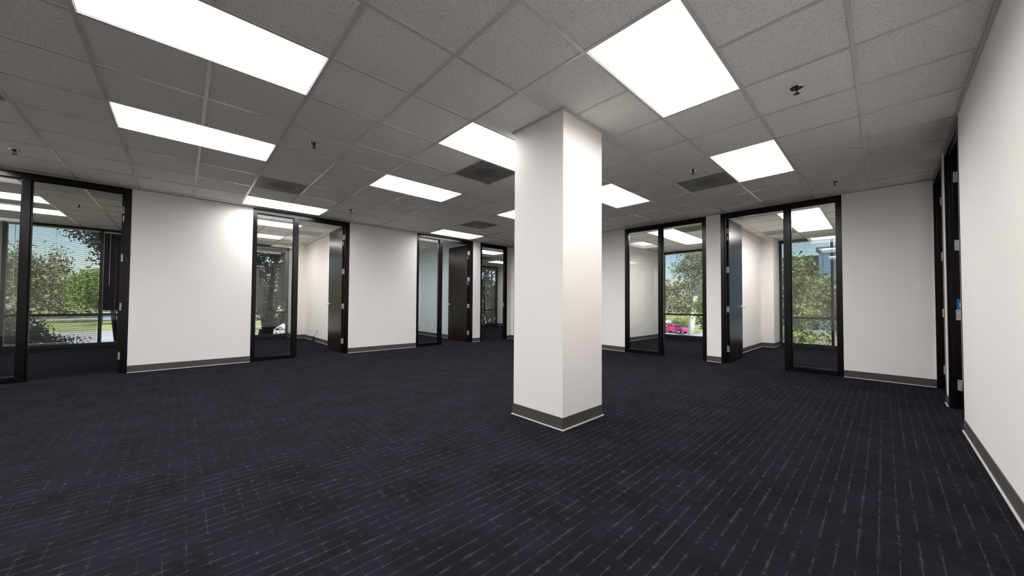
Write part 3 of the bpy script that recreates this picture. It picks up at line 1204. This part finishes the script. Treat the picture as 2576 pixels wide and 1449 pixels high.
# beyond the right facade
tree((24.5, 4.3), 9, (2.3, 5.5, 2.0), 15000, .10, ML_YEL, M_BARK, 'yellow green tree with the highest crown before the blue building', .16)
tree((30.5, 1.4), 8, (3.0, 4.7, 2.1), 16000, .10, ML_YEL, M_BARK, 'yellow green tree lower at the right of the right office window', .14)
tree((20.0, 2.2), 5, (1.6, 2.7, 1.5), 11000, .09, ML_YEL, M_BARK, 'low yellow green tree nearest the right office window', .09)
tree((58.5, 20.6), 14, (4.8, 11.4, 4.6), 7000, .19, ML_EUC, M_PALE, 'tall eucalyptus with thick pale trunk right of the column', .48, lean=(.6, -2.0), fork=.55)
tree((52.0, 15.0), 8, (3.2, 3.6, 2.0), 4500, .20, ML_GRN, M_BARK, 'fresh green bush tree right of the pale trunk', .16)
for x, y, h, r, mt, lb in [(100, 50, 12, 6, ML_BRN, 'olive brown tree far left in the window right of the column'),
                           (122, 39, 10, 6, ML_EUC, 'grey green tree far behind the pale trunk'),
                           (84, 14, 10, 5, ML_GRN, 'green tree far behind the pale trunk, toward its right'),
                           (74, 33.5, 9, 3.4, ML_BRN, 'brown tree across the lawn left of the pale trunk')]:
    tree((x, y), h, (r, h * .68, h * .33), 2600, .34, mt, M_BARK, lb, .25)
for n, (x, y, h, r, mt) in enumerate([(-50, 118, 17, 6.0, ML_BRN), (-37, 110, 15, 5.6, ML_EUC), (-24, 121, 17, 6.2, ML_BRN), (-12, 108, 14, 5.2, ML_GRN), (-1, 118, 16, 5.6, ML_BRN), (12, 112, 14, 5.6, ML_YEL), (26, 108, 14, 6, ML_GRN), (42, 112, 14, 6, ML_YEL), (60, 108, 14, 6, ML_GRN)]):
    tree((x, y), h, (r, h * .54, h * .42), 5500, .30, mt, M_BARK, 'broad tree in the row across the parking lot', .22, group=TG)

# a far belt of trees nobody could count
belt = empty('treeline', (0, 150, GZ), 'distant belt of trees closing the view behind the lots', 'treeline', kind='stuff')
blobs = []
for k in range(46):
    a = -0.35 + k * 0.062
    rr = 165 + 12 * math.sin(k * 2.3)
    blobs.append((rr * math.sin(a), rr * math.cos(a), GZ + 7.5, 9, 9, 7.5, 1))
leaves(blobs, 30000, .9, ML_BRN, belt)

# yellow bushes along the street and lawn
for n, (x, y) in enumerate([(96, 35), (97, 42), (96, 28), (70.5, 17), (69.5, 26), (11.6, 49), (5.2, 53)]):
    root = empty('bush', (x, y, GZ), 'rounded yellow green bush on the sunlit lawn', 'bush', 'bushes on the lawn')
    MB().tube([(x, y, GZ), (x, y, GZ + .6)], .06, 6).build('stem', M_BARK, root)
    leaves([(x, y, GZ + .9, 2.4, 2.4, .9, 1)], 1500, .16, ML_YEL, root)


# ------------------------------------------------------------------ cars
def car(loc, rz, color, label):
    root = empty('car', (0, 0, 0), label, 'car', 'cars parked outside')
    cp = new_mat('car paint', color, .3, metal=.2)
    prof = [(-2.2, .35), (-2.25, .75), (-2.1, .92), (-1.55, 1.0), (-.95, 1.42), (.55, 1.45), (1.25, 1.0), (2.05, .86), (2.25, .62), (2.22, .34)]
    hw_ = .88

    def shell(pr, w0, w1):
        m = MB()
        k = len(pr)
        for s in (-1, 1):
            for (a, z_) in pr:
                w_ = w0 if z_ < 1.02 else w1
                m.v.append((a, s * w_, z_))
        m.q.append(tuple(range(k)))
        m.q.append(tuple(range(2 * k - 1, k - 1, -1)))
        for i in range(k):
            i2 = (i + 1) % k
            m.q.append((i, i2, k + i2, k + i))
        m.mi = [0] * len(m.q)
        return m
    b = shell(prof, hw_, .68).build('car_body', cp, bevel=.05)
    b.parent = root
    for s in (-1, 1):
        for a0, a1 in ((-1.25, -.30), (-.22, .85)):
            go = MB().box(a0, a1, s * .80 - .01, s * .80 + .01, 1.03, 1.30).build('car_window', MCARGLASS)
            go.parent = root
    for q in (((-1.50, -.66, 1.06), (-1.50, .66, 1.06), (-1.02, .60, 1.40), (-1.02, -.60, 1.40)), ((1.22, -.66, 1.06), (1.22, .66, 1.06), (.64, .60, 1.43), (.64, -.60, 1.43))):
        go = MB().quad(*q).build('windscreen', MCARGLASS)
        go.parent = root
    for a in (-1.4, 1.4):
        for s in (-1, 1):
            w_ = MB().tube([(a, s * .74, .33), (a, s * .93, .33)], .33, 20).build('wheel', MTYRE)
            w_.parent = root
            hcap = MB().tube([(a, s * .93, .33), (a, s * .94, .33)], .2, 14).build('hubcap', MSTEEL)
            hcap.parent = w_
    root.location = (loc[0], loc[1], GZ + .03)
    root.rotation_euler = (0, 0, rz)
    return root


MCARGLASS = new_mat('car glass', (.02, .025, .03), .1)
MTYRE = new_mat('tyre rubber', (.02, .02, .02), .8)
car((62.8, 24.6), 1.35, (.55, .03, .14), 'pink red car at the foot of the window right of the column')
car((63.4, 30.3), 1.4, (.06, .08, .12), 'dark blue car left of the pink red car')
car((86, 37), 1.57, (.70, .70, .70), 'white car on the street right of the column')
car((-15.0, 145.0), .05, (.03, .09, .35), 'blue car on the lot seen through the left office')
car((-15.3, 65.0), .02, (.6, .6, .6), 'silver car on the lot nearest the left office')
car((-18.4, 76.0), .02, (.42, .10, .06), 'rust red car on the lot at the left picture edge')
car((14.0, 72.0), .1, (.62, .63, .65), 'silver car seen under the dark tree of the second office')

# ------------------------------------------------------------------ far blue glass building
MBLD = new_mat('blue mirrored facade', (.10, .20, .36), .25, metal=.2)
t = NT(MBLD)
p, x, y, z = t.pos()
br = t.n('ShaderNodeTexBrick')
br.offset = 0
t.link(t.vec(y, z), br.inputs['Vector'])
br.inputs['Scale'].default_value = 1
br.inputs['Brick Width'].default_value = 1.6
br.inputs['Row Height'].default_value = 1.8
br.inputs['Mortar Size'].default_value = .06
br.inputs['Color1'].default_value = (.22, .36, .50, 1)
br.inputs['Color2'].default_value = (.17, .30, .44, 1)
br.inputs['Mortar'].default_value = (.03, .05, .09, 1)
t.link(br.outputs['Color'], t.b.inputs['Base Color'])
MBLD2 = new_mat('dark blue tower facade', (.02, .035, .07), .3)  # even dark blue for the left section of the building
bd = empty('office_building', (95, 2, GZ), 'blue glass office building above the trees in the right window', 'building')
MB().box(92, 125, -40, 8.6, GZ, 11.6).build('facade', MBLD, bd)
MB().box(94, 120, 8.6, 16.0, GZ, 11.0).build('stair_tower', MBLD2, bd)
MB().box(91.6, 125.4, -40.4, 9.0, 11.6, 12.3).build('parapet', new_mat('parapet', (.08, .13, .2), .6), bd)
